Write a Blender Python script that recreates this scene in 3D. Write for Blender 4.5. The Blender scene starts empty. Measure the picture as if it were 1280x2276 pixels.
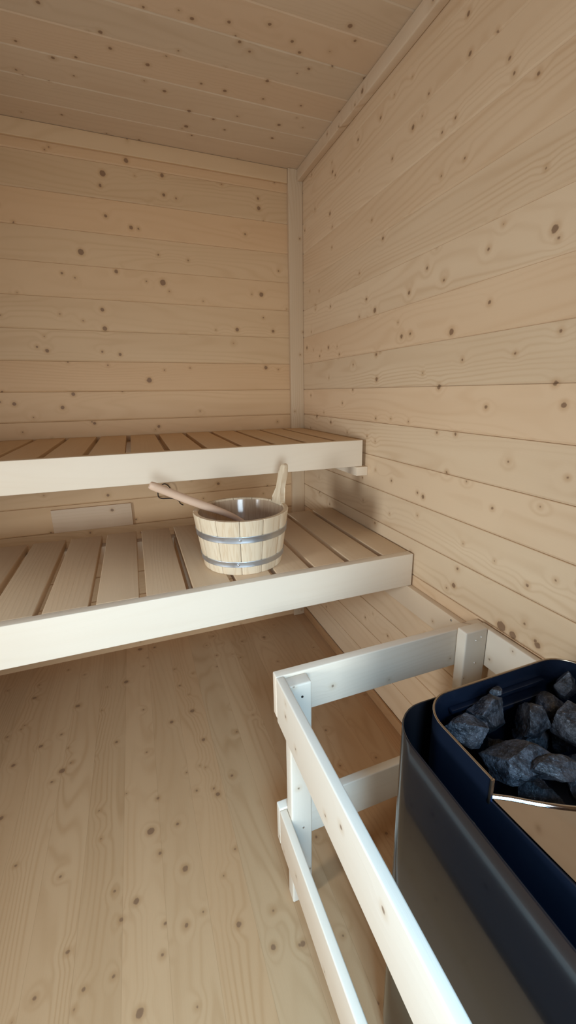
import bpy, bmesh, math, random
from mathutils import Vector, Matrix, noise

sc = bpy.context.scene
COL = sc.collection
PI = math.pi

# ------------------------------------------------------------------ camera
FPX = 916.58                                   # focal length in pixels of the 1280x2276 frame
cam = bpy.data.cameras.new('camera')
cam.sensor_fit = 'VERTICAL'
cam.sensor_height = 36.0
cam.lens = FPX / 2276 * 36.0
cam.shift_x = (640 - 659.18) / 2276
cam.shift_y = (1117.01 - 1138) / 2276
cam.clip_start = 0.02
cam_ob = bpy.data.objects.new('camera', cam)
COL.objects.link(cam_ob)
rt = Vector((0.93164344, -0.36319787, -0.01130539))
up = Vector((0.1042496, 0.23734871, 0.96581448))
fw = Vector((0.34809845, 0.9009733, -0.2589876))
m = Matrix(((rt.x, up.x, -fw.x, -0.75649), (rt.y, up.y, -fw.y, -1.86618), (rt.z, up.z, -fw.z, 1.16455), (0, 0, 0, 1)))
cam_ob.matrix_world = m
sc.camera = cam_ob

# ------------------------------------------------------------------ light
sc.view_settings.view_transform = 'Standard'
sc.view_settings.look = 'None'
sc.view_settings.gamma = 1.0
sc.view_settings.use_curve_mapping = False
sc.view_settings.exposure = 0.0

world = bpy.data.worlds.new('daylight')
sc.world = world
world.use_nodes = True
bg = world.node_tree.nodes['Background']
bg.inputs[0].default_value = (0.70, 0.84, 1.0, 1)
bg.inputs[1].default_value = 1.0


def area(name, loc, target, sx, sy, power, color, spread=180):
    l = bpy.data.lights.new(name, 'AREA')
    l.shape = 'RECTANGLE'
    l.size, l.size_y = sx, sy
    l.energy = power
    l.color = color
    l.spread = math.radians(spread)
    o = bpy.data.objects.new(name, l)
    COL.objects.link(o)
    o.location = loc
    o.rotation_euler = (Vector(target) - Vector(loc)).to_track_quat('-Z', 'Y').to_euler()
    return o


# daylight arriving through the window in the left wall, skylight through the open doorway behind the camera, and an added fill lamp
WIN = dict(y0=-1.78, y1=-1.30, z0=0.62, z1=1.32)
area('window_daylight', (-2.16, -1.54, 0.95), (-0.1, -1.15, 0.72), 0.26, 0.42, 12.5, (0.83, 0.93, 1.0), 140)
area('doorway_skylight', (-0.80, -2.75, 1.75), (-0.66, -1.65, 0.0), 0.46, 0.40, 10, (0.30, 0.63, 1.0), 70)
area('doorway_fill', (-0.90, -2.80, 0.90), (-0.40, -0.9, 0.50), 0.50, 0.66, 7.0, (0.70, 0.87, 1.0), 100)  # added soft fill lamp, brightens the right wall and bench fronts


# ------------------------------------------------------------------ mesh helpers
def box(bm, x0, x1, y0, y1, z0, z1, bev=0.0, seg=2):
    x0, x1 = sorted((x0, x1)); y0, y1 = sorted((y0, y1)); z0, z1 = sorted((z0, z1))
    vs = [bm.verts.new((x, y, z)) for x in (x0, x1) for y in (y0, y1) for z in (z0, z1)]
    F = [(0, 1, 3, 2), (4, 6, 7, 5), (0, 4, 5, 1), (2, 3, 7, 6), (0, 2, 6, 4), (1, 5, 7, 3)]
    fs = [bm.faces.new([vs[i] for i in f]) for f in F]
    if bev > 0:
        es = list({e for f in fs for e in f.edges})
        bmesh.ops.bevel(bm, geom=es, offset=bev, segments=seg, affect='EDGES', profile=0.6)
    return fs


def make(name, bm, mat, parent=None, loc=None, smooth=True, angle=35):
    bmesh.ops.recalc_face_normals(bm, faces=bm.faces[:])
    me = bpy.data.meshes.new(name)
    bm.to_mesh(me); bm.free()
    me.materials.append(mat)
    if smooth:
        for p in me.polygons:
            p.use_smooth = True
        me.set_sharp_from_angle(angle=math.radians(angle))
    o = bpy.data.objects.new(name, me)
    COL.objects.link(o)
    if parent is not None:
        o.parent = parent
    if loc is not None:
        o.location = loc
    return o


def empty(name, loc):
    o = bpy.data.objects.new(name, None)
    o.empty_display_size = 0.05
    COL.objects.link(o)
    o.location = loc
    return o


def tag(o, label=None, cat=None, group=None, kind=None):
    if label: o['label'] = label
    if cat: o['category'] = cat
    if group: o['group'] = group
    if kind: o['kind'] = kind
    return o


def tube(bm, pts, radii, n=12, caps=True, flat=None):
    """swept tube through pts; radii scalar list; flat = (axis vector, factor) squashes the section"""
    rings = []
    pts = [Vector(p) for p in pts]
    ref = Vector((0, 0, 1))
    prev = None
    for i, p in enumerate(pts):
        t = (pts[min(i + 1, len(pts) - 1)] - pts[max(i - 1, 0)]).normalized()
        a = prev if prev is not None else (ref if abs(t.z) < 0.9 else Vector((1, 0, 0)))
        u = (a - t * a.dot(t)).normalized()
        prev = u
        v = t.cross(u)
        r = radii[i] if isinstance(radii, (list, tuple)) else radii
        ru, rv = (r if isinstance(r, (tuple, list)) else (r, r))
        rings.append([bm.verts.new(p + u * (ru * math.cos(2 * PI * k / n)) + v * (rv * math.sin(2 * PI * k / n))) for k in range(n)])
    for a, b in zip(rings, rings[1:]):
        for k in range(n):
            bm.faces.new((a[k], a[(k + 1) % n], b[(k + 1) % n], b[k]))
    if caps:
        bm.faces.new(rings[0]); bm.faces.new(rings[-1])


def smooth_path(pts, n=6):
    P = [Vector(p) for p in pts]
    out = []
    for i in range(len(P) - 1):
        p0, p1, p2, p3 = P[max(i - 1, 0)], P[i], P[i + 1], P[min(i + 2, len(P) - 1)]
        for k in range(n):
            t = k / n
            out.append(0.5 * ((2 * p1) + (p2 - p0) * t + (2 * p0 - 5 * p1 + 4 * p2 - p3) * t * t + (-p0 + 3 * p1 - 3 * p2 + p3) * t ** 3))
    out.append(P[-1])
    return out


# ------------------------------------------------------------------ materials
class NT:
    def __init__(self, name):
        self.mat = bpy.data.materials.new(name)
        self.mat.use_nodes = True
        self.t = self.mat.node_tree
        self.t.nodes.clear()
        self.out = self.t.nodes.new('ShaderNodeOutputMaterial')
        self.bsdf = self.t.nodes.new('ShaderNodeBsdfPrincipled')
        self.t.links.new(self.bsdf.outputs[0], self.out.inputs[0])

    def put(self, s, v):
        if isinstance(v, bpy.types.NodeSocket):
            self.t.links.new(v, s)
        elif v is not None:
            s.default_value = v

    def math(self, op, a, b=None, c=None, clamp=False):
        n = self.t.nodes.new('ShaderNodeMath'); n.operation = op; n.use_clamp = clamp
        self.put(n.inputs[0], a)
        if b is not None: self.put(n.inputs[1], b)
        if c is not None: self.put(n.inputs[2], c)
        return n.outputs[0]

    def vec(self, op, a, b=None):
        n = self.t.nodes.new('ShaderNodeVectorMath'); n.operation = op
        self.put(n.inputs[0], a)
        if b is not None: self.put(n.inputs[1], b)
        return n.outputs['Value'] if op in ('DISTANCE', 'LENGTH', 'DOT_PRODUCT') else n.outputs[0]

    def xyz(self, x, y, z):
        n = self.t.nodes.new('ShaderNodeCombineXYZ')
        for i, v in enumerate((x, y, z)): self.put(n.inputs[i], v)
        return n.outputs[0]

    def noise(self, v, scale=1.0, detail=3.0, rough=0.5, dist=0.0):
        n = self.t.nodes.new('ShaderNodeTexNoise')
        self.put(n.inputs['Vector'], v)
        n.inputs['Scale'].default_value = scale
        n.inputs['Detail'].default_value = detail
        n.inputs['Roughness'].default_value = rough
        n.inputs['Distortion'].default_value = dist
        return n.outputs['Fac']

    def rng(self, v, a, b, c=0.0, d=1.0, smooth=False):
        n = self.t.nodes.new('ShaderNodeMapRange')
        if smooth: n.interpolation_type = 'SMOOTHSTEP'
        self.put(n.inputs[0], v)
        for i, q in enumerate((a, b, c, d)): self.put(n.inputs[i + 1], q)
        return n.outputs[0]

    def mix(self, f, a, b, mode='MIX'):
        n = self.t.nodes.new('ShaderNodeMix'); n.data_type = 'RGBA'; n.blend_type = mode
        self.put(n.inputs[0], f)
        self.put(n.inputs[6], a); self.put(n.inputs[7], b)
        return n.outputs[2]


def wood(name, u='X', v='Z', pitch=0.1125, off=0.0, light=(0.62, 0.44, 0.27), dark=(0.47, 0.28, 0.14), tone=0.5,
         knots=(), rand_knots=0.5, ring=14.0, grain=0.35, rough=0.55, plank=0.35, seed=0.0, kcol=(0.17, 0.085, 0.045), knot_grain=True, knot_scale=6.5, joint=None, hue=0.35, freq=(300.0, 80.0)):
    """pine / aspen boards: u runs along the boards, v across them; off is where a board edge lies"""
    N = NT(name)
    tc = N.t.nodes.new('ShaderNodeTexCoord')
    sp = N.t.nodes.new('ShaderNodeSeparateXYZ')
    N.t.links.new(tc.outputs['Object'], sp.inputs[0])
    ax = {'X': 0, 'Y': 1, 'Z': 2}
    w = [a for a in 'XYZ' if a not in (u, v)][0]
    U, V, W = sp.outputs[ax[u]], sp.outputs[ax[v]], sp.outputs[ax[w]]
    pid = N.math('FLOOR', N.math('DIVIDE', N.math('SUBTRACT', V, off), pitch))
    wn = N.t.nodes.new('ShaderNodeTexWhiteNoise'); wn.noise_dimensions = '1D'
    N.put(wn.inputs['W'], N.math('ADD', pid, 17.3 + seed))
    rs = N.t.nodes.new('ShaderNodeSeparateColor'); N.t.links.new(wn.outputs['Color'], rs.inputs[0])
    r1, r2, r3 = rs.outputs[0], rs.outputs[1], rs.outputs[2]
    Us = N.math('MULTIPLY_ADD', r1, 37.0, U)
    Vs = N.math('MULTIPLY_ADD', r2, 11.0, V)
    # knots: the listed ones plus small scattered ones
    kd = None
    if knots:
        uv0 = N.xyz(U, V, 0.0)
        for (ku, kv, kr) in knots:
            d = N.vec('DISTANCE', uv0, (ku, kv, 0.0))
            d = N.math('SUBTRACT', d, kr * 0.72)
            kd = d if kd is None else N.math('MINIMUM', kd, d)
    if rand_knots > 0:
        vo = N.t.nodes.new('ShaderNodeTexVoronoi'); vo.voronoi_dimensions = '2D'
        vo.inputs['Scale'].default_value = knot_scale
        N.put(vo.inputs['Vector'], N.xyz(N.math('ADD', Us, W), Vs, 0.0))
        cs = N.t.nodes.new('ShaderNodeSeparateColor'); N.t.links.new(vo.outputs['Color'], cs.inputs[0])
        dist = N.math('DIVIDE', vo.outputs['Distance'], knot_scale)
        rad = N.math('MULTIPLY_ADD', cs.outputs[1], 0.0028, 0.0008)
        keep = N.math('MULTIPLY', N.math('GREATER_THAN', cs.outputs[0], rand_knots), 1.0)
        d = N.math('ADD', N.math('SUBTRACT', dist, rad), keep)
        kd = d if kd is None else N.math('MINIMUM', kd, d)
    if kd is None:
        kd = N.math('ADD', 1.0, 0.0)
    wob = N.math('MULTIPLY_ADD', N.noise(N.xyz(U, V, W), 160.0, 2.0), 0.004, -0.002)
    kdw = N.math('ADD', kd, wob)
    core = N.rng(kdw, -0.0008, 0.0014, 1.0, 0.0)
    halo = N.rng(kd, 0.0, 0.012, 1.0, 0.0, True)
    wide = N.rng(kd, 0.0, 0.035, 1.0, 0.0, True)
    # growth rings: contour lines of a stretched noise, pushed aside by knots
    field = N.noise(N.xyz(N.math('MULTIPLY', Us, 0.9), N.math('MULTIPLY', Vs, 7.0), N.math('MULTIPLY', W, 7.0)), 1.0, 1.5, 0.4)
    field = N.math('MULTIPLY_ADD', wide, 0.05, field)
    ph = N.math('MULTIPLY', field, ring * 2 * PI)
    ph = N.math('ADD', ph, N.math('MULTIPLY', Vs, N.math('MULTIPLY_ADD', r3, freq[0], freq[1])))
    s = N.math('MULTIPLY_ADD', N.math('SINE', ph), 0.5, 0.5)
    s = N.math('POWER', s, 2.6)
    amp = N.rng(N.noise(N.xyz(N.math('MULTIPLY', Us, 2.0), N.math('MULTIPLY', Vs, 9.0), 3.1), 1.0, 1.0), 0.35, 0.7, 0.25, 1.0)
    fib = N.noise(N.xyz(N.math('MULTIPLY', Us, 9.0), N.math('MULTIPLY', Vs, 420.0), N.math('MULTIPLY', W, 420.0)), 1.0, 3.0, 0.6)
    cloud = N.noise(N.xyz(N.math('MULTIPLY', Us, 1.6), N.math('MULTIPLY', Vs, 11.0), W), 1.0, 2.0)
    g = N.math('MULTIPLY', N.math('MULTIPLY', s, amp), grain)
    g = N.math('ADD', g, N.math('MULTIPLY_ADD', fib, 0.30 * grain, -0.15 * grain))
    g = N.math('ADD', g, N.math('MULTIPLY_ADD', cloud, 0.5, tone - 0.5))
    g = N.math('ADD', g, N.math('MULTIPLY_ADD', r3, plank, -plank / 2))
    g = N.math('ADD', g, 0.0, clamp=True)
    col = N.mix(g, (*light, 1), (*dark, 1))
    # board to board hue drift
    tinted = N.mix(N.math('MULTIPLY', r1, hue), col, (light[0] * 1.05, light[1] * 0.86, light[2] * 0.72, 1))
    col = N.mix(N.math('MULTIPLY', halo, 0.35), tinted, (dark[0] * 0.95, dark[1] * 0.85, dark[2] * 0.7, 1))
    if joint is not None:
        fr = N.math('FRACT', N.math('DIVIDE', N.math('SUBTRACT', V, off), pitch))
        ed = N.math('MULTIPLY', N.math('MINIMUM', fr, N.math('SUBTRACT', 1.0, fr)), pitch)
        col = N.mix(N.rng(ed, 0.0, 0.0009, joint, 0.0), col, (dark[0] * 0.45, dark[1] * 0.4, dark[2] * 0.35, 1))
    col = N.mix(N.math('MULTIPLY', core, 0.75), col, (*kcol, 1))
    N.put(N.bsdf.inputs['Base Color'], col)
    N.bsdf.inputs['Roughness'].default_value = rough
    N.bsdf.inputs['Specular IOR Level'].default_value = 0.3
    bp = N.t.nodes.new('ShaderNodeBump')
    bp.inputs['Strength'].default_value = 0.25
    bp.inputs['Distance'].default_value = 0.0006
    N.put(bp.inputs['Height'], N.math('ADD', fib, N.math('MULTIPLY', s, 0.5)))
    N.put(N.bsdf.inputs['Normal'], bp.outputs[0])
    return N.mat


def plain(name, col, rough=0.4, metal=0.0, noise_amt=0.0, nscale=40.0, bump=0.0, coat=0.0):
    N = NT(name)
    tc = N.t.nodes.new('ShaderNodeTexCoord')
    f = N.noise(tc.outputs['Object'], nscale, 4.0, 0.55)
    c2 = tuple(c * (1 - noise_amt) for c in col)
    N.put(N.bsdf.inputs['Base Color'], N.mix(f, (*col, 1), (*c2, 1)))
    N.bsdf.inputs['Metallic'].default_value = metal
    N.put(N.bsdf.inputs['Roughness'], N.rng(f, 0.3, 0.7, rough * 0.85, rough * 1.15))
    N.bsdf.inputs['Coat Weight'].default_value = coat
    if bump:
        bp = N.t.nodes.new('ShaderNodeBump'); bp.inputs['Distance'].default_value = bump
        bp.inputs['Strength'].default_value = 0.6
        N.put(bp.inputs['Height'], f); N.put(N.bsdf.inputs['Normal'], bp.outputs[0])
    return N.mat


K_BACK= [(-0.767, 1.93, 0.0129), (-0.683, 1.982, 0.0098), (-0.561, 1.954, 0.0084), (-0.56, 1.891, 0.0068), (-0.78, 1.891, 0.0065), (-0.689, 1.768, 0.0084), (-0.871, 1.669, 0.0132), (-0.758, 1.614, 0.0085), (-0.591, 1.588, 0.0142), (-0.187, 1.571, 0.0116), (-0.823, 1.477, 0.0086), (-0.822, 1.41, 0.0104), (-0.3, 1.426, 0.0097), (-0.138, 1.426, 0.008), (-0.778, 1.316, 0.0071), (-0.176, 1.272, 0.0101), (-0.678, 1.218, 0.0129), (-0.964, 1.166, 0.0088), (-1.008, 1.116, 0.0088), (-1.166, 1.133, 0.0084), (-0.187, 1.894, 0.0092), (-0.189, 1.928, 0.0055), (-0.355, 2.011, 0.0122), (-1.03, 1.324, 0.0084), (-0.903, 1.052, 0.0072), (-0.658, 1.03, 0.0076), (-0.889, 0.752, 0.0076), (-0.422, 0.76, 0.0083), (-0.943, 1.593, 0.0049), (-0.773, 1.796, 0.0066)]
K_RIGHT= [(-1.235, 0.626, 0.016), (-1.268, 0.622, 0.012), (-1.33, 0.634, 0.009), (-0.303, 1.924, 0.0064), (-0.284, 1.8, 0.0067), (-0.654, 1.608, 0.0054), (-0.874, 1.473, 0.0047), (-0.801, 1.429, 0.0063), (-0.567, 1.457, 0.0059), (-0.622, 1.414, 0.0101), (-0.959, 1.94, 0.0058), (-0.974, 1.863, 0.0058), (-1.103, 1.755, 0.0035), (-0.779, 1.826, 0.007), (-0.942, 1.765, 0.0041), (-1.238, 1.448, 0.0091), (-1.099, 1.35, 0.0049), (-0.985, 1.304, 0.01), (-0.775, 1.318, 0.0079), (-0.64, 1.279, 0.0058), (-0.648, 1.202, 0.0088), (-0.954, 1.173, 0.0083), (-1.12, 1.126, 0.0052), (-1.031, 1.235, 0.0033), (-1.307, 1.135, 0.0068), (-1.283, 1.175, 0.006), (-0.168, 1.06, 0.0079), (-0.309, 1.043, 0.0074), (-0.281, 1.335, 0.0072), (-0.058, 1.355, 0.008), (-0.652, 1.076, 0.0045), (-1.03, 1.057, 0.0046), (-0.921, 0.868, 0.0078), (-1.17, 0.898, 0.0042), (-1.073, 0.657, 0.0085), (-1.009, 0.955, 0.0036), (-1.346, 0.793, 0.0027), (-1.324, 0.641, 0.0048)]
K_CEIL= [(-0.862, -0.508, 0.0063), (-0.937, -0.364, 0.0046), (-0.857, -0.334, 0.0061), (-0.799, -0.358, 0.0049), (-0.732, -0.469, 0.0068), (-0.711, -0.422, 0.0059), (-0.617, -0.397, 0.0075), (-0.633, -0.58, 0.0042), (-0.521, -0.588, 0.0066), (-0.396, -0.561, 0.0059), (-0.435, -0.61, 0.0055), (-0.339, -0.639, 0.0056), (-0.565, -0.305, 0.0068), (-0.484, -0.237, 0.0087), (-0.483, -0.153, 0.0092), (-0.403, -0.223, 0.006), (-0.395, -0.369, 0.0068), (-0.287, -0.452, 0.0066), (-0.188, -0.269, 0.0077), (-0.186, -0.189, 0.0065), (-0.632, -0.016, 0.0049), (-0.87, -0.077, 0.0044), (-0.149, -0.704, 0.0079), (-0.268, -0.61, 0.0059), (-0.237, -0.583, 0.0061), (-0.191, -0.538, 0.0051), (-0.023, -0.561, 0.0079)]
K_FLOOR= [(-0.027, -0.838, 0.0126), (-0.246, -0.897, 0.0112), (-0.21, -1.233, 0.0089), (-0.323, -1.069, 0.0104), (-0.514, -0.664, 0.0102), (-0.664, -0.646, 0.0078), (-0.541, -0.741, 0.0082), (-0.563, -0.925, 0.0062), (-0.485, -1.165, 0.0077), (-0.538, -1.233, 0.0073), (-0.619, -1.083, 0.0114), (-0.829, -0.805, 0.0053), (-0.882, -0.638, 0.008), (-0.859, -0.646, 0.0041), (-0.847, -0.695, 0.0041), (-0.837, -0.586, 0.0056), (-0.726, -1.221, 0.0076), (-0.921, -0.829, 0.0123), (-0.928, -0.759, 0.005), (-0.989, -0.809, 0.0047), (-1.05, -0.752, 0.0091), (-1.078, -0.868, 0.0085), (-1.168, -0.763, 0.0051), (-1.21, -0.654, 0.0071), (-1.276, -0.594, 0.0068), (-1.294, -0.533, 0.0068), (-1.103, -0.9, 0.0051), (-1.199, -0.913, 0.0037), (-1.176, -1.058, 0.0045), (-1.198, -0.968, 0.0045), (-1.274, -0.864, 0.0096), (-1.201, -0.817, 0.0038), (-0.153, -0.273, 0.0088), (-0.038, -0.775, 0.0064)]

WL, WD = (0.68, 0.46, 0.26), (0.46, 0.26, 0.115)
M_BACK = wood('pine_back_wall', 'X', 'Z', 0.1125, 1.9625, WL, WD, 0.38, K_BACK, 0.955, seed=3, plank=0.26, grain=0.24)
M_RIGHT = wood('pine_right_wall', 'Y', 'Z', 0.1125, 1.9625, (0.75, 0.565, 0.37), WD, 0.34, K_RIGHT, 0.955, seed=9, plank=0.30, grain=0.30)
M_CEIL = wood('pine_ceiling', 'X', 'Y', 0.1125, -0.235, (0.66, 0.51, 0.35), (0.47, 0.32, 0.19), 0.40, K_CEIL, 0.97, seed=5, plank=0.16, grain=0.20)
M_FLOOR = wood('pine_floor', 'Y', 'X', 0.0932, -0.711, (0.49, 0.30, 0.155), (0.30, 0.15, 0.058), 0.38, K_FLOOR, 0.97, seed=12, plank=0.36, grain=0.36, joint=0.25, rough=0.42, ring=18)
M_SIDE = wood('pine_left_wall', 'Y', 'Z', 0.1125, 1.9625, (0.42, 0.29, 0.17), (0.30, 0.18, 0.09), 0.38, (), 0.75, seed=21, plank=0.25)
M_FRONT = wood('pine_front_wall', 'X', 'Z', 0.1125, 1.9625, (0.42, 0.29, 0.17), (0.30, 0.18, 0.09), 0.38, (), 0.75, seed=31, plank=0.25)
M_TRIMX = wood('pine_trim_along_x', 'X', 'Z', 1.0, -0.3, WL, WD, 0.36, (), 0.93, seed=2, grain=0.25, hue=0.0)
M_TRIMY = wood('pine_trim_along_y', 'Y', 'Z', 1.0, -0.3, (0.70, 0.53, 0.36), WD, 0.2, [(-0.552, 2.02, 0.008)], 0.93, seed=4, grain=0.25, hue=0.0)
M_TRIMZ = wood('pine_trim_upright', 'Z', 'X', 1.0, -0.3, (0.66, 0.49, 0.32), WD, 0.32, (), 0.95, seed=6, grain=0.22, hue=0.0)
BL, BD = (0.82, 0.71, 0.56), (0.69, 0.54, 0.37)
M_BENCHX = wood('aspen_board', 'X', 'Z', 1.0, -0.5, BL, BD, 0.25, (), 0.0, seed=8, grain=0.16, rough=0.5, plank=0.05)
M_SLAT = wood('aspen_slats', 'Y', 'X', 0.1128, -0.103, (0.68, 0.50, 0.32), (0.55, 0.36, 0.20), 0.35, (), 0.0, seed=14, grain=0.2, rough=0.5, plank=0.3)
M_SLAT_U = wood('aspen_slats_upper', 'Y', 'X', 0.1115, -0.121, (0.68, 0.50, 0.32), (0.55, 0.36, 0.20), 0.35, (), 0.0, seed=15, grain=0.2, rough=0.5, plank=0.3)
GL, GD = (0.78, 0.69, 0.56), (0.62, 0.49, 0.35)
M_GX = wood('spruce_rail_along_x', 'X', 'Z', 1.0, -0.5, GL, GD, 0.22, [(-0.362, -0.04, 0.003), (-0.25, 0.04, 0.003)], 0.75, seed=18, grain=0.28, rough=0.5, knot_scale=14)
M_GY = wood('spruce_rail_along_y', 'Y', 'Z', 1.0, -0.5, GL, GD, 0.18, (), 0.85, seed=19, grain=0.22, rough=0.5, knot_scale=12)
M_GZ = wood('spruce_post', 'Z', 'X', 1.0, -0.5, GL, GD, 0.2, (), 0.85, seed=20, grain=0.25, rough=0.5, knot_scale=13)
M_BLOCK = wood('pale_block', 'X', 'Z', 1.0, -0.5, (0.80, 0.70, 0.55), (0.70, 0.56, 0.38), 0.2, (), 0.0, seed=25, grain=0.2)
M_PLATE = wood('vent_board', 'X', 'Z', 1.0, -0.5, (0.68, 0.50, 0.34), (0.55, 0.37, 0.22), 0.2, [(0.075, 0.025, 0.008)], 0.0, seed=28, grain=0.25)
M_STEEL = plain('galvanised_steel', (0.66, 0.70, 0.74), 0.42, 1.0, 0.12, 60)
M_SCREW = plain('screw_metal', (0.75, 0.75, 0.74), 0.3, 1.0, 0.1, 60)
M_HOLE = plain('screw_hole', (0.02, 0.012, 0.008), 0.9)
M_BLACK = plain('black_enamel', (0.008, 0.008, 0.010), 0.17, 0.0, 0.2, 30, coat=0.3)
M_LINER = plain('dark_blued_steel', (0.03, 0.045, 0.085), 0.24, 0.75, 0.3, 25)
M_RIM = plain('worn_steel_edge', (0.42, 0.34, 0.26), 0.30, 1.0, 0.15, 50)
M_CHROME = plain('polished_steel', (0.42, 0.39, 0.37), 0.07, 1.0, 0.03, 20)
M_CABLE = plain('black_cable', (0.012, 0.008, 0.006), 0.5)

P = 0.1125
Z0 = 1.9625
RX0, RY0, H = -2.10, -2.12, 2.046            # left wall, front wall, ceiling height
T = 0.06


# ------------------------------------------------------------------ room shell
def profile_wall(axis, a0, a1, lo, hi, seam, face, sgn, cut=None, chamfer=0.0055, depth=0.0034):
    """boards stacked in the direction lo..hi, each with a chamfered lower and upper edge (a V groove between);
    axis = 'x' (runs along x, normal y), 'y' (runs along y, normal x), 'c' (ceiling, runs along x, stacked in y)"""
    bm = bmesh.new()
    ks = []
    k = math.floor((lo - seam) / P)
    z = seam + k * P
    edges = []
    while z < hi:
        edges.append((max(z, lo), min(z + P, hi)))
        z += P

    def pt(a, s, d):
        if axis == 'x': return (a, face + sgn * d, s)
        if axis == 'y': return (face + sgn * d, a, s)
        if axis == 'f': return (s, a, face + sgn * d)
        return (a, s, face + sgn * d)
    for (s0, s1) in edges:
        if s1 - s0 < 0.004: continue
        spans = [(a0, a1)]
        if cut:
            c0, c1, cz0, cz1 = cut
            if s1 > cz0 and s0 < cz1:
                spans = [(a0, c0), (c1, a1)]
        for (b0, b1) in spans:
            c = min(chamfer, (s1 - s0) / 3)
            g = 0.00025
            prof = [(s0, T), (s0, 0.012), (s0 + g, 0.012), (s0 + g, depth), (s0 + c * 0.45, depth * 0.45), (s0 + c, 0.0), (s1 - c * 0.25, 0.0), (s1 - g, depth * 0.35), (s1 - g, 0.012), (s1, 0.012), (s1, T)]
            A = [bm.verts.new(pt(b0, s, d)) for s, d in prof]
            B = [bm.verts.new(pt(b1, s, d)) for s, d in prof]
            n = len(prof)
            for i in range(n):
                j = (i + 1) % n
                bm.faces.new((A[i], A[j], B[j], B[i]))
            bm.faces.new(A); bm.faces.new(B)
    return bm


def struct(name, bm, mat, **k):
    return tag(make(name, bm, mat, **k), kind='structure')


# wall outer sides start at RX0 - T / beyond so that no light leaks at corners
struct('wall_back', profile_wall('x', RX0 - T, T, 0.0, H + 0.05, Z0, 0.0, 1), M_BACK, angle=20)
struct('wall_right', profile_wall('y', RY0 - T, 0.0, 0.0, H + 0.05, Z0, 0.0, 1), M_RIGHT, angle=20)
struct('ceiling', profile_wall('c', RX0 - T, T, RY0 - T, 0.0, -0.235, H, 1, depth=0.003), M_CEIL, angle=20)
bm = bmesh.new(); box(bm, RX0 - T, T, RY0 - T, T, -0.06, 0.012)
struct('floor', bm, M_FLOOR, smooth=False)
# left wall with the window opening
cz0 = Z0 - P * 12; cz1 = Z0 - P * 6
struct('wall_left', profile_wall('y', RY0 - T, 0.0, 0.0, H + 0.05, Z0, RX0, -1, cut=(WIN['y0'], WIN['y1'], cz0 + 0.01, cz1 - 0.01)), M_SIDE, angle=20)
DX0, DX1, DZ = -1.12, -0.48, 1.80
dz = Z0 - P * 2
struct('wall_front', profile_wall('x', RX0 - T, T, 0.0, H + 0.05, Z0, RY0, -1, cut=(DX0, DX1, -1, dz - 0.01)), M_FRONT, angle=20)

# window frame (left wall) and door frame (front wall)
bm = bmesh.new()
y0, y1 = WIN['y0'], WIN['y1']
for (a, b, c, d) in ((y0, y0 + 0.035, cz0, cz1), (y1 - 0.035, y1, cz0, cz1), (y0 + 0.035, y1 - 0.035, cz0, cz0 + 0.035), (y0 + 0.035, y1 - 0.035, cz1 - 0.035, cz1)):
    box(bm, RX0 - T, RX0 + 0.012, a, b, c, d, 0.002)
struct('window_1', bm, M_TRIMZ)
bm = bmesh.new()
box(bm, DX0, DX0 + 0.035, RY0 - T, RY0 + 0.012, 0, dz, 0.002)
box(bm, DX1 - 0.035, DX1, RY0 - T, RY0 + 0.012, 0, dz, 0.002)
box(bm, DX0 + 0.035, DX1 - 0.035, RY0 - T, RY0 + 0.012, dz - 0.035, dz, 0.002)
box(bm, DX0 + 0.035, DX1 - 0.035, RY0 - T, RY0 + 0.012, 0.0, 0.02, 0.002)
struct('door_1', bm, M_TRIMZ)

# trims
bm = bmesh.new(); box(bm, -0.064, -0.0005, -0.021, -0.0005, 0.0125, H, 0.0025, 3)
struct('trim_1', bm, M_TRIMZ)                                    # upright batten in the corner
bm = bmesh.new(); box(bm, RX0, -0.0645, -0.013, -0.0005, 1.994, H - 0.0005, 0.003, 3)
struct('trim_2', bm, M_TRIMX)                                    # along the back wall under the ceiling
bm = bmesh.new(); box(bm, -0.026, -0.0005, RY0, -0.0215, 2.003, H - 0.0005, 0.004, 3)
struct('trim_3', bm, M_TRIMY)                                    # along the right wall under the ceiling
bm = bmesh.new(); box(bm, -0.010, -0.0005, RY0, -0.022, 0.0125, 0.054, 0.0025, 3)
struct('baseboard_right', bm, M_FLOOR)


# ------------------------------------------------------------------ benches
def bench(label, x1, yf, yb, top, bh, gap0, pitch, gapw, slat_mat):
    X0 = -1.985
    root = empty('sauna_bench', (0, 0, top))
    tag(root, label, 'bench')
    h = 0.0
    bm = bmesh.new(); box(bm, X0, x1, yf, yf + 0.027, -bh, 0.0, 0.0022, 3)
    make('front_board', bm, M_BENCHX, root)
    # slats, gaps run front to back
    bm = bmesh.new()
    xs = x1 - 0.001
    g = gap0
    xa = xs
    while xa > X0 + 0.02:
        xb = g
        if xb < X0: xb = X0
        box(bm, xb, xa, yf + 0.0285, yb, -0.0225, 0.0 - random.random() * 0.0006, 0.0022, 3)
        xa = g - gapw
        g -= pitch
    make('slatted_seat', bm, slat_mat, root)
    bm = bmesh.new()
    box(bm, X0, x1 - 0.012, yb - 0.055, yb - 0.015, -0.088, -0.0235, 0.002)
    make('back_beam', bm, slat_mat, root)
    bm = bmesh.new()
    box(bm, X0, x1 - 0.012, yf + 0.028, yf + 0.062, -0.088, -0.0235, 0.002)
    make('front_beam', bm, slat_mat, root)
    for xx in (x1 - 0.06, -0.62, -1.25):
        bm = bmesh.new()
        box(bm, xx - 0.045, xx, yf + 0.063, yb - 0.056, -0.0795, -0.0235, 0.002)
        make('cross_beam', bm, slat_mat, root)
    return root


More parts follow.
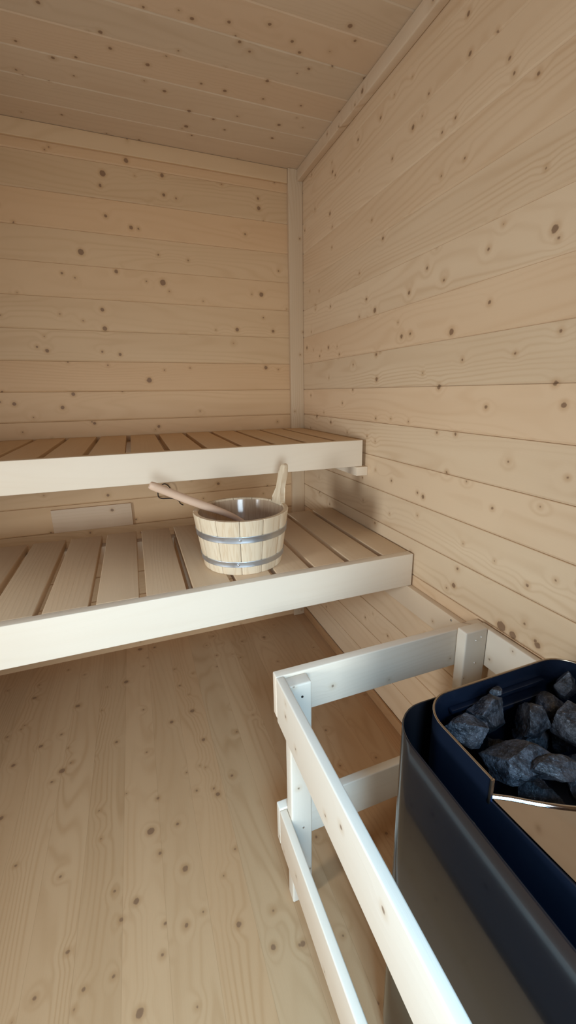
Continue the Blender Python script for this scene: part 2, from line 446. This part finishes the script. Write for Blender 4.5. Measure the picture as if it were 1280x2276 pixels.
random.seed(4)
ub = bench('upper wooden sauna bench, slatted and wide, fixed along the back wall', -0.0175, -0.602, -0.012, 1.0, 0.092, -0.1045, 0.1115, 0.0165, M_SLAT_U)
lb = bench('lower slatted wooden bench carrying the bucket, in front of the upper bench', -0.0055, -0.902, -0.336, 0.685, 0.104, -0.0945, 0.1128, 0.0170, M_SLAT)

# wall battens that carry the benches
bm = bmesh.new(); box(bm, -0.045, -0.0005, -0.612, -0.022, 0.876, 0.9072, 0.002)
tag(make('support_batten', bm, M_BLOCK), 'short pale batten on the right wall, end showing under the upper bench', 'batten')
lbat = empty('support_batten', (0, 0, 0.55))
tag(lbat, 'long narrow batten on the right wall running from under the lower bench to the guard', 'batten')
bm = bmesh.new(); box(bm, -0.020, -0.0005, -1.1645, -0.30, -0.045, 0.030, 0.0025, 3)
make('batten_board', bm, M_TRIMY, lbat)


def screw(parent, loc, nrm, r=0.0035, mat=None):
    n = Vector(nrm).normalized()
    bm = bmesh.new()
    q = n.to_track_quat('Z', 'Y').to_matrix().to_4x4()
    for rr, z0_, z1_ in ((r, -0.001, 0.0006), (r * 0.7, 0.0006, 0.0012)):
        bmesh.ops.create_cone(bm, cap_ends=True, segments=16, radius1=rr, radius2=rr * 0.86, depth=z1_ - z0_, matrix=Matrix.Translation(Vector(loc)) @ q @ Matrix.Translation((0, 0, (z0_ + z1_) / 2)))
    return make('screw', bm, mat or M_SCREW, parent)


screw(lbat, (-0.0205, -1.097, 0.020), (-1, 0, 0))

# sliding vent board on the back wall under the upper bench
vb = empty('vent_board', (-0.955, 0, 0.664))
tag(vb, 'small pale rectangular wooden vent board on the back wall between the benches', 'vent cover')
bm = bmesh.new(); box(bm, -0.152, 0.152, -0.012, -0.0005, -0.049, 0.048, 0.002, 2)
make('cover_plate', bm, M_PLATE, vb)

# sensor cable looped under the upper bench
cy = -0.03
bm = bmesh.new()
pts = smooth_path([(-0.588, -0.028, 0.683), (-0.600, -0.028, 0.692), (-0.6067, -0.028, 0.7054), (-0.6306, -0.03, 0.7182), (-0.6569, -0.03, 0.7209), (-0.6756, -0.03, 0.7229),
                   (-0.688, -0.03, 0.7302), (-0.6904, -0.03, 0.7445), (-0.6867, -0.03, 0.7642), (-0.676, -0.03, 0.7791), (-0.6604, -0.03, 0.7867),
                   (-0.6479, -0.03, 0.7805), (-0.6379, -0.028, 0.7656), (-0.630, -0.022, 0.745), (-0.620, -0.012, 0.728), (-0.612, -0.003, 0.718)], 5)
tube(bm, pts, 0.0022, 8)
tag(make('sensor_cable', bm, M_CABLE), 'thin black cable looped on the back wall behind the ladle', 'cable')


# ------------------------------------------------------------------ heater guard (low wooden railing)
gd = empty('heater_guard', (-0.27, -1.19, 0))
tag(gd, 'pale wooden guard rail frame standing on the floor around the black heater', 'railing')
G = Vector((-0.27, -1.19, 0))


def gbox(name, x0, x1, y0, y1, z0, z1, mat, bev=0.003):
    bm = bmesh.new()
    box(bm, x0 - G.x, x1 - G.x, y0 - G.y, y1 - G.y, z0, z1, bev, 3)
    return make(name, bm, mat, gd)


YN = -2.06
GX0 = -0.5435
gbox('top_rail', GX0, -0.004, -1.1875, -1.166, 0.511, 0.610, M_GX)               # far
gbox('top_rail', GX0, -0.5265, YN, -1.188, 0.504, 0.610, M_GY)                   # left
gbox('top_rail', -0.0205, -0.004, YN, -1.188, 0.513, 0.612, M_GY)                # along the wall
gbox('lower_rail', GX0, -0.004, -1.1875, -1.166, 0.163, 0.266, M_GX)
gbox('lower_rail', GX0, -0.5265, YN, -1.188, 0.161, 0.264, M_GY)
gbox('lower_rail', -0.0205, -0.004, YN, -1.188, 0.163, 0.266, M_GY)
pz = 0.605
posts = [gbox('post', -0.526, -0.478, -1.2185, -1.188, 0.0125, pz, M_GZ, 0.004),
         gbox('post', -0.0865, -0.0215, -1.2185, -1.188, 0.0125, 0.617, M_GZ, 0.004),
         gbox('post', -0.526, -0.478, YN, YN + 0.029, 0.0125, pz, M_GZ, 0.004),
         gbox('post', -0.0865, -0.0215, YN, YN + 0.029, 0.0125, 0.617, M_GZ, 0.004)]
for (x, z, pi) in ((-0.499, 0.575, 0), (-0.499, 0.232, 0), (-0.055, 0.592, 1), (-0.040, 0.598, 1), (-0.052, 0.53, 1)):
    screw(posts[pi], Vector((x, -1.2188, z)) - G, (0, -1, 0), 0.0028, M_HOLE if z in (0.575,) else M_SCREW)

# ------------------------------------------------------------------ bucket
BC = Vector((-0.4935, -0.7407, 0.6852))
bk = empty('sauna_bucket', BC)
tag(bk, 'round pale wooden stave bucket with two steel hoops on the lower bench', 'bucket')
RB, RT, BH = 0.1134, 0.1363, 0.158
NST = 13
PH0 = math.radians(-106)
TH = 0.014


def rad(z):
    return RB + (RT - RB) * z / BH


def stave_wall():
    bm = bmesh.new()
    for s in range(NST):
        a0 = PH0 + 2 * PI * s / NST; a1 = PH0 + 2 * PI * (s + 1) / NST
        n = 8
        cols = []
        g = 0.0007
        for i in range(n + 1):
            a = a0 + (a1 - a0) * i / n
            edge = i in (0, n)
            aa = a + (g / RT if i == 0 else (-g / RT if i == n else 0))
            c = []
            for z, ins in ((0.0, 0.0015), (0.003, 0.0), (BH * 0.35, 0), (BH * 0.7, 0), (BH - 0.003, 0.0), (BH, 0.0018)):
                r = rad(z) - ins - (0.0016 if edge else 0)
                c.append(bm.verts.new((r * math.cos(aa), r * math.sin(aa), z)))
            for z, ins in ((BH, TH - 0.0018), (BH - 0.003, TH), (BH * 0.5, TH), (0.0, TH)):
                r = rad(z) - ins
                c.append(bm.verts.new((r * math.cos(aa), r * math.sin(aa), z)))
            cols.append(c)
        for A, B in zip(cols, cols[1:]):
            m_ = len(A)
            for k in range(m_):
                bm.faces.new((A[k], B[k], B[(k + 1) % m_], A[(k + 1) % m_]))
        bm.faces.new(cols[0]); bm.faces.new(list(reversed(cols[-1])))
    return bm


def stave_mat(name, light, dark, rough=0.5, glossy=0.3):
    N = NT(name)
    tc = N.t.nodes.new('ShaderNodeTexCoord')
    sp = N.t.nodes.new('ShaderNodeSeparateXYZ'); N.t.links.new(tc.outputs['Object'], sp.inputs[0])
    ang = N.math('ARCTAN2', sp.outputs[1], sp.outputs[0])
    fr = N.math('DIVIDE', N.math('SUBTRACT', ang, PH0), 2 * PI / NST)
    pid = N.math('FLOOR', fr)
    wn = N.t.nodes.new('ShaderNodeTexWhiteNoise'); wn.noise_dimensions = '1D'
    N.put(wn.inputs['W'], N.math('ADD', N.math('MODULO', N.math('ADD', pid, 2.0 * NST), float(NST)), 5.0))
    r = wn.outputs['Value']
    arc = N.math('MULTIPLY_ADD', r, 9.0, N.math('MULTIPLY', ang, RT))
    v = N.xyz(N.math('MULTIPLY', arc, 60.0), N.math('MULTIPLY', sp.outputs[2], 5.0), 0.0)
    f = N.noise(v, 1.0, 2.0, 0.5, 0.3)
    s = N.math('POWER', N.math('MULTIPLY_ADD', N.math('SINE', N.math('MULTIPLY', f, 34.0)), 0.5, 0.5), 3.0)
    fib = N.noise(N.xyz(N.math('MULTIPLY', arc, 700.0), N.math('MULTIPLY', sp.outputs[2], 20.0), 0.0), 1.0, 2.0)
    g = N.math('ADD', N.math('MULTIPLY', s, 0.38), N.math('MULTIPLY_ADD', r, 0.4, N.math('MULTIPLY', fib, 0.25)), clamp=True)
    N.put(N.bsdf.inputs['Base Color'], N.mix(g, (*light, 1), (*dark, 1)))
    N.bsdf.inputs['Roughness'].default_value = rough
    N.bsdf.inputs['Specular IOR Level'].default_value = glossy
    return N.mat


M_STAVE = stave_mat('bucket_staves', (0.80, 0.66, 0.47), (0.62, 0.44, 0.27), 0.5)
M_BIN = stave_mat('bucket_lacquered_inside', (0.60, 0.44, 0.30), (0.44, 0.29, 0.18), 0.12, 0.6)
M_HANDLE = wood('ladle_wood', 'X', 'Z', 1.0, -0.5, (0.72, 0.52, 0.38), (0.62, 0.42, 0.28), 0.3, (), 0.0, seed=33, grain=0.12, rough=0.45)
make('stave_wall', stave_wall(), M_STAVE, bk, angle=25)
# lacquered lining and bottom
bm = bmesh.new()
n = 72
prof = [(rad(BH - 0.006) - TH - 0.0001, BH - 0.006), (rad(0.025) - TH - 0.0001, 0.026), (rad(0.02) - TH - 0.004, 0.021), (0.0001, 0.0205)]
rings = []
for r, z in prof:
    rings.append([bm.verts.new((r * math.cos(2 * PI * k / n), r * math.sin(2 * PI * k / n), z)) for k in range(n)])
inner = [[bm.verts.new(((r - 0.001) * math.cos(2 * PI * k / n), (r - 0.001) * math.sin(2 * PI * k / n), z + 0.001)) for k in range(n)] for r, z in prof[:3]]
for A, B in zip(rings, rings[1:]):
    for k in range(n): bm.faces.new((A[k], A[(k + 1) % n], B[(k + 1) % n], B[k]))
for A, B in zip(inner, inner[1:]):
    for k in range(n): bm.faces.new((A[k], B[k], B[(k + 1) % n], A[(k + 1) % n]))
for k in range(n): bm.faces.new((rings[0][k], inner[0][k], inner[0][(k + 1) % n], rings[0][(k + 1) % n]))
bm.faces.new(inner[-1])
make('lining', bm, M_BIN, bk)
bm = bmesh.new()
bmesh.ops.create_cone(bm, cap_ends=True, segments=64, radius1=RB - TH + 0.001, radius2=RB - TH + 0.002, depth=0.014, matrix=Matrix.Translation((0, 0, 0.0125)))
make('bucket_bottom', bm, M_STAVE, bk)
for zc, hh, ra in ((0.1055, 0.0185, -106), (0.0325, 0.0165, -110)):
    bm = bmesh.new()
    n = 96
    pr = []
    for z, o in ((zc - hh / 2, 0.0002), (zc - hh / 2, 0.0016), (zc - hh / 2 + 0.001, 0.0022), (zc - hh / 4, 0.0016), (zc, 0.0013), (zc + hh / 4, 0.0016), (zc + hh / 2 - 0.001, 0.0022), (zc + hh / 2, 0.0016), (zc + hh / 2, 0.0002)):
        pr.append([bm.verts.new(((rad(z) + o) * math.cos(2 * PI * k / n), (rad(z) + o) * math.sin(2 * PI * k / n), z)) for k in range(n)])
    pr.append(pr[0])
    for A, B in zip(pr, pr[1:]):
        for k in range(n): bm.faces.new((A[k], A[(k + 1) % n], B[(k + 1) % n], B[k]))
    hoop = make('steel_hoop', bm, M_STEEL, bk)
    a = math.radians(ra)
    bm = bmesh.new()
    r = rad(zc) + 0.0016
    bmesh.ops.create_uvsphere(bm, u_segments=16, v_segments=10, radius=0.0036, matrix=Matrix.Translation((r * math.cos(a), r * math.sin(a), zc)))
    make('rivet', bm, M_SCREW, hoop)
# the upright handle: one stave carried up above the rim
ha = math.radians(14)
er = Vector((math.cos(ha), math.sin(ha), 0)); et = Vector((-math.sin(ha), math.cos(ha), 0))
outl = [(-0.031, 0.150), (-0.027, 0.158), (-0.019, 0.168), (-0.0145, 0.182), (-0.0125, 0.200), (-0.0125, 0.222), (-0.0135, 0.245), (-0.0135, 0.257), (-0.011, 0.265), (-0.006, 0.2695), (0, 0.271),
        (0.006, 0.2695), (0.011, 0.265), (0.0135, 0.257), (0.0135, 0.245), (0.0125, 0.222), (0.0125, 0.200), (0.0145, 0.182), (0.019, 0.168), (0.027, 0.158), (0.031, 0.150)]
bm = bmesh.new()
rr = rad(BH) - 0.0085
F_, B_ = [], []
for (t, z) in outl:
    lean = 0.025 * max(0, (z - 0.158) / 0.11)
    for lst, d in ((F_, 0.0085), (B_, -0.0085)):
        curve_in = (t * t) / (2 * 0.13)
        lst.append(bm.verts.new(er * (rr + d + lean - curve_in) + et * t + Vector((0, 0, z))))
bm.faces.new(F_); bm.faces.new(list(reversed(B_)))
for i in range(len(F_)):
    j = (i + 1) % len(F_)
    bm.faces.new((F_[i], B_[i], B_[j], F_[j]))
bmesh.ops.bevel(bm, geom=[e for e in bm.edges if len(e.link_faces) == 2 and any(len(f.verts) > 5 for f in e.link_faces)], offset=0.0045, segments=4, affect='EDGES', profile=0.5)
make('handle', bm, M_STAVE, bk)

# ------------------------------------------------------------------ ladle
LP = Vector((-0.733, -0.722, 0.930))
ld = empty('ladle', LP)
tag(ld, 'long wooden ladle resting in the bucket with its handle over the rim', 'ladle')
path = smooth_path([(-0.7335, -0.722, 0.9295), (-0.70, -0.719, 0.9115), (-0.66, -0.716, 0.889), (-0.61, -0.713, 0.8625), (-0.565, -0.711, 0.840), (-0.525, -0.710, 0.819), (-0.49, -0.709, 0.796), (-0.455, -0.708, 0.766), (-0.445, -0.708, 0.755)], 5)
n_ = len(path)
rl = []
for i in range(n_):
    t = i / (n_ - 1)
    w = 0.0118 if t < 0.45 else 0.0118 - (t - 0.45) / 0.55 * 0.0075
    w *= (0.8 if i == 0 else (0.95 if i == 1 else 1))
    rl.append((w, w * 0.92))
bm = bmesh.new(); tube(bm, [q - LP for q in path], rl, 20)
make('handle', bm, M_HANDLE, ld)
# the scoop, a small round wooden bowl lying in the bucket
bm = bmesh.new()
bc = Vector((-0.437, -0.708, 0.7335)) - LP
n = 32
pr = [(0.006, -0.026), (0.022, -0.023), (0.031, -0.010), (0.034, 0.006), (0.0335, 0.016), (0.0305, 0.016), (0.0305, 0.006), (0.027, -0.008), (0.018, -0.018), (0.004, -0.020)]
R_ = Matrix.Rotation(math.radians(18), 3, 'Y')
rg = [[bm.verts.new(bc + R_ @ Vector((r * math.cos(2 * PI * k / n), r * math.sin(2 * PI * k / n), z))) for k in range(n)] for r, z in pr]
for A, B in zip(rg, rg[1:]):
    for k in range(n): bm.faces.new((A[k], A[(k + 1) % n], B[(k + 1) % n], B[k]))
bm.faces.new(rg[0]); bm.faces.new(rg[-1])
make('scoop', bm, M_HANDLE, ld)

# ------------------------------------------------------------------ heater
HC = Vector((-0.25, -1.64, 0))
ht = empty('sauna_heater', HC)
tag(ht, 'black electric sauna heater with an open stone compartment behind the guard rails', 'heater')


def rrect(x0, x1, y0, y1, r, n=8):
    """rounded rectangle, clockwise list of xy, starting on the left side; y0 is near, y1 is far"""
    out = []
    for cx, cy, a0 in ((x0 + r, y1 - r, 180), (x1 - r, y1 - r, 90), (x1 - r, y0 + r, 0), (x0 + r, y0 + r, -90)):
        for i in range(n + 1):
            a = math.radians(a0 - 90 * i / n)
            out.append((cx + r * math.cos(a) - HC.x, cy + r * math.sin(a) - HC.y))
    return out


def loft(bm, loops, cap0=False, cap1=False, close=True):
    V_ = [[bm.verts.new((x, y, z)) for (x, y) in L] for (L, z) in loops]
    for A, B in zip(V_, V_[1:]):
        n = len(A)
        for k in range(n if close else n - 1):
            bm.faces.new((A[k], A[(k + 1) % n], B[(k + 1) % n], B[k]))
    if cap0: bm.faces.new(V_[0])
    if cap1: bm.faces.new(V_[-1])
    return V_


CX0, CX1, CY0, CY1 = -0.4520, -0.058, -1.862, -1.434
ZC = 0.700
bm = bmesh.new()
o = lambda i, r=0.062: rrect(CX0 + i, CX1 - i, CY0 + i, CY1 - i, r - i)
loft(bm, [(o(0.004), 0.055), (o(0.0), 0.06), (o(0.0), ZC - 0.002), (o(0.0006), ZC - 0.0004), (o(0.0015), ZC), (o(0.0025), ZC - 0.0006), (o(0.0028), ZC - 0.003), (o(0.0028), 0.10)], cap0=True, cap1=True)
make('casing', bm, M_BLACK, ht)
for (x, y) in ((-0.40, -1.80), (-0.11, -1.80), (-0.40, -1.49), (-0.11, -1.49)):
    bm = bmesh.new()
    bmesh.ops.create_cone(bm, cap_ends=True, segments=24, radius1=0.02, radius2=0.016, depth=0.044, matrix=Matrix.Translation((x - HC.x, y - HC.y, 0.0345)))
    make('foot', bm, M_BLACK, ht)
# stone compartment liner: taller at the back and along the sides, cut down at the front
LX0, LX1, LY0, LY1 = -0.4080, -0.102, -1.822, -1.4520
def liner_top(y):
    yy = y + HC.y
    return 0.721 if yy > -1.590 else (0.6922 + 0.10 * (-1.5905 - yy) if yy > -1.78 else 0.690)
Lo = rrect(LX0, LX1, LY0, LY1, 0.052, 10)
# add points along the straight sides where the top steps down
def densify(L, ys):
    out = []
    for i, (x, y) in enumerate(L):
        out.append((x, y))
        x2, y2 = L[(i + 1) % len(L)]
        if abs(x2 - x) < 1e-6 and abs(y2 - y) > 0.05:
            seq = sorted([q - HC.y for q in ys if min(y, y2) < q - HC.y < max(y, y2)], reverse=(y2 < y))
            for q in seq: out.append((x, q))
    return out
Lo = densify(Lo, (-1.5895, -1.5905))
bm = bmesh.new()
def inset(L, d):
    cx = (LX0 + LX1) / 2 - HC.x; cy_ = (LY0 + LY1) / 2 - HC.y
    return [(x + (d if x < cx else -d) , y + (d if y < cy_ else -d)) for x, y in L]
Li = inset(Lo, 0.0022)
rows = []
for L, zf in ((Lo, lambda y: 0.56), (Lo, liner_top), (Li, liner_top), (Li, lambda y: 0.56)):
    rows.append([bm.verts.new((x, y, zf(y))) for x, y in L])
for A, B in zip(rows, rows[1:]):
    n = len(A)
    for k in range(n): bm.faces.new((A[k], A[(k + 1) % n], B[(k + 1) % n], B[k]))
make('stone_compartment', bm, M_LINER, ht, angle=40)
# worn bright edge along the liner top
back = [(x, y) for (x, y) in Lo if y + HC.y > -1.5899]
right_part = [q for q in back if q[0] > -0.25 - HC.x]
start = max(range(len(Lo)), key=lambda i: 0)
seq = []
idx = [i for i, (x, y) in enumerate(Lo) if y + HC.y > -1.5899]
left = sorted([Lo[i] for i in idx if Lo[i][0] < (LX0 + 0.0001 - HC.x)], key=lambda q: q[1])
arc = [Lo[i] for i in range(len(Lo)) if Lo[i][1] + HC.y > LY1 - 0.0521 and Lo[i][0] > LX0 - HC.x + 0.0001 and Lo[i][0] < LX1 - HC.x - 0.0001]
rgt = sorted([Lo[i] for i in idx if Lo[i][0] > (LX1 - 0.0001 - HC.x)], key=lambda q: -q[1])
arc.sort(key=lambda q: q[0])
seq = left + arc + rgt
bm = bmesh.new()
tube(bm, [(x + (0.0011 if x < 0 else -0.0011), y, 0.7215) for x, y in seq], 0.0015, 8)
make('rim', bm, M_RIM, ht)
# inner ledges on the far wall
bm = bmesh.new()
box(bm, -0.352 - HC.x, -0.158 - HC.x, LY1 - 0.012 - HC.y, LY1 - 0.0025 - HC.y, 0.688, 0.694, 0.002)
box(bm, -0.352 - HC.x, -0.158 - HC.x, LY1 - 0.020 - HC.y, LY1 - 0.0025 - HC.y, 0.668, 0.676, 0.0025)
make('inner_ledge', bm, M_LINER, ht)
# grate under the stones
bm = bmesh.new()
box(bm, LX0 + 0.003 - HC.x, LX1 - 0.003 - HC.x, LY0 + 0.003 - HC.y, LY1 - 0.003 - HC.y, 0.565, 0.572, 0.0)
make('grate', bm, M_LINER, ht)
# polished deflector plate over the front part of the compartment
edge = smooth_path([(-0.4045, -1.588, 0), (-0.385, -1.6005, 0), (-0.355, -1.623, 0), (-0.315, -1.646, 0), (-0.255, -1.662, 0), (-0.195, -1.646, 0), (-0.155, -1.623, 0), (-0.125, -1.6005, 0), (-0.1055, -1.588, 0)], 5)
bm = bmesh.new()
top, bot = [], []
NV = 16
for e in edge:
    colt, colb = [], []
    for j in range(NV + 1):
        t = j / NV
        y = e.y + (-1.816 - e.y) * t
        x = e.x
        z = 0.6935 + 0.10 * (-1.588 - y) - 0.010 * math.exp(-((y - e.y) / 0.006) ** 2) * 0
        if t > 0.9: z -= 0.05 * ((t - 0.9) / 0.1) ** 2
        colt.append(bm.verts.new((x - HC.x, y - HC.y, z)))
        colb.append(bm.verts.new((x - HC.x, y - HC.y, z - 0.0016)))
    top.append(colt); bot.append(colb)
for i in range(len(top) - 1):
    for j in range(NV):
        bm.faces.new((top[i][j], top[i + 1][j], top[i + 1][j + 1], top[i][j + 1]))
        bm.faces.new((bot[i][j], bot[i][j + 1], bot[i + 1][j + 1], bot[i + 1][j]))
    bm.faces.new((top[i][0], bot[i][0], bot[i + 1][0], top[i + 1][0]))
    bm.faces.new((top[i][NV], top[i + 1][NV], bot[i + 1][NV], bot[i][NV]))
for i in (0, len(top) - 1):
    for j in range(NV): bm.faces.new((top[i][j], top[i][j + 1], bot[i][j + 1], bot[i][j]))
plate = make('front_plate', bm, M_CHROME, ht, angle=60)
bm = bmesh.new()
tube(bm, [(e.x - HC.x, e.y - HC.y, 0.6935 + 0.10 * (-1.588 - e.y) + 0.0005) for e in edge], 0.0026, 12)
make('rolled_edge', bm, M_CHROME, plate)
bm = bmesh.new()
box(bm, LX0 - 0.001 - HC.x, LX0 + 0.004 - HC.x, -1.5915 - HC.y, -1.5885 - HC.y, 0.686, 0.7215, 0.0008)
make('end_tab', bm, M_RIM, ht)


# ------------------------------------------------------------------ stones
def stone_mat():
    N = NT('heater_stone')
    tc = N.t.nodes.new('ShaderNodeTexCoord')
    v = tc.outputs['Object']
    a = N.noise(v, 55.0, 5.0, 0.65)
    b = N.noise(v, 320.0, 3.0, 0.6)
    c = N.noise(v, 18.0, 2.0, 0.5)
    f = N.rng(N.math('ADD', N.math('MULTIPLY', a, 0.7), N.math('MULTIPLY', b, 0.3)), 0.42, 0.62)
    col = N.mix(f, (0.008, 0.009, 0.012, 1), (0.085, 0.09, 0.105, 1))
    col = N.mix(N.rng(c, 0.5, 0.7, 0.0, 0.5), col, (0.045, 0.036, 0.036, 1))
    col = N.mix(N.rng(b, 0.66, 0.76), col, (0.34, 0.36, 0.38, 1))
    N.put(N.bsdf.inputs['Base Color'], col)
    N.put(N.bsdf.inputs['Roughness'], N.rng(b, 0.35, 0.7, 0.62, 0.28))
    N.bsdf.inputs['Specular IOR Level'].default_value = 0.5
    bp = N.t.nodes.new('ShaderNodeBump'); bp.inputs['Distance'].default_value = 0.0035; bp.inputs['Strength'].default_value = 1.0
    N.put(bp.inputs['Height'], N.math('ADD', a, N.math('MULTIPLY', b, 0.35)))
    N.put(N.bsdf.inputs['Normal'], bp.outputs[0])
    return N.mat


M_STONE = stone_mat()
GRP = 'stones piled in the heater'


def stone(cx, cy, cz, sx, sy, sz, rot, seed, label, flats=12):
    rnd = random.Random(seed)
    bm = bmesh.new()
    bmesh.ops.create_icosphere(bm, subdivisions=5, radius=1.0)
    planes = []
    for _ in range(flats):
        nrm = Vector((rnd.gauss(0, 1), rnd.gauss(0, 1), rnd.gauss(0, 1))).normalized()
        planes.append((nrm, rnd.uniform(0.50, 0.82)))
    off = Vector((rnd.random() * 50, rnd.random() * 50, rnd.random() * 50))
    for v_ in bm.verts:
        p = v_.co.copy()
        for nrm, d in planes:
            k = p.dot(nrm) - d
            if k > 0: p -= nrm * k * 0.97
        p += v_.co * (0.12 * (noise.noise(p * 1.3 + off)) + 0.035 * noise.noise(p * 4 + off) + 0.028 * noise.noise(p * 11 + off))
        v_.co = Vector((p.x * sx, p.y * sy, p.z * sz))
    o_ = make('heater_stone', bm, M_STONE, smooth=True, angle=28)
    o_.location = (cx, cy, cz)
    o_.rotation_euler = [math.radians(a) for a in rot]
    tag(o_, label, 'stone', GRP)
    return o_


ST = [
    (-0.352, -1.492, 0.688, .040, .026, .024, (25, 10, -20), 11, 'rough stone catching bluish light in the far left corner of the heater'),
    (-0.300, -1.484, 0.690, .042, .027, .033, (0, 15, 10), 23, 'big dark angular stone behind the bluish stone at the far rim'),
    (-0.270, -1.466, 0.706, .015, .010, .010, (0, 0, 20), 8, 'smallest stone chip, on the far side by the heater rim'),
    (-0.246, -1.516, 0.682, .033, .026, .028, (10, -10, 40), 37, 'medium smooth-faced stone in the middle of the heater'),
    (-0.325, -1.560, 0.676, .052, .033, .030, (0, -6, -24), 41, 'long broad stone lying lowest toward the front of the heater'),
    (-0.292, -1.592, 0.690, .036, .018, .016, (0, 0, -22), 57, 'flat elongated stone nearest to the polished front plate'),
    (-0.214, -1.556, 0.697, .034, .043, .036, (12, 10, 15), 61, 'largest grey stone on top, at the right side of the pile'),
    (-0.178, -1.500, 0.672, .036, .026, .024, (0, 20, 15), 73, 'dark bluish stone tucked behind the largest grey stone'),
    (-0.135, -1.484, 0.692, .022, .019, .026, (0, 20, 35), 83, 'stone standing against the far wall in the right back corner of the heater'),
]
for s_ in ST: stone(*s_)
# lower layer that carries the visible stones
low = [(-0.360, -1.500, 0.622), (-0.293, -1.494, 0.620), (-0.222, -1.500, 0.616), (-0.152, -1.505, 0.622), (-0.362, -1.575, 0.615), (-0.288, -1.572, 0.617), (-0.214, -1.578, 0.622),
       (-0.146, -1.580, 0.625)]
for i, (x, y, z) in enumerate(low):
    stone(x, y, z, .032, .033, .036, (0, 0, i * 47), 100 + i, 'dark stone of the lower layer deep in the heater')
stone(-0.150, -1.560, 0.685, .030, .030, .026, (0, 0, 0), 131, 'stone at the far right of the pile beside the largest grey stone')
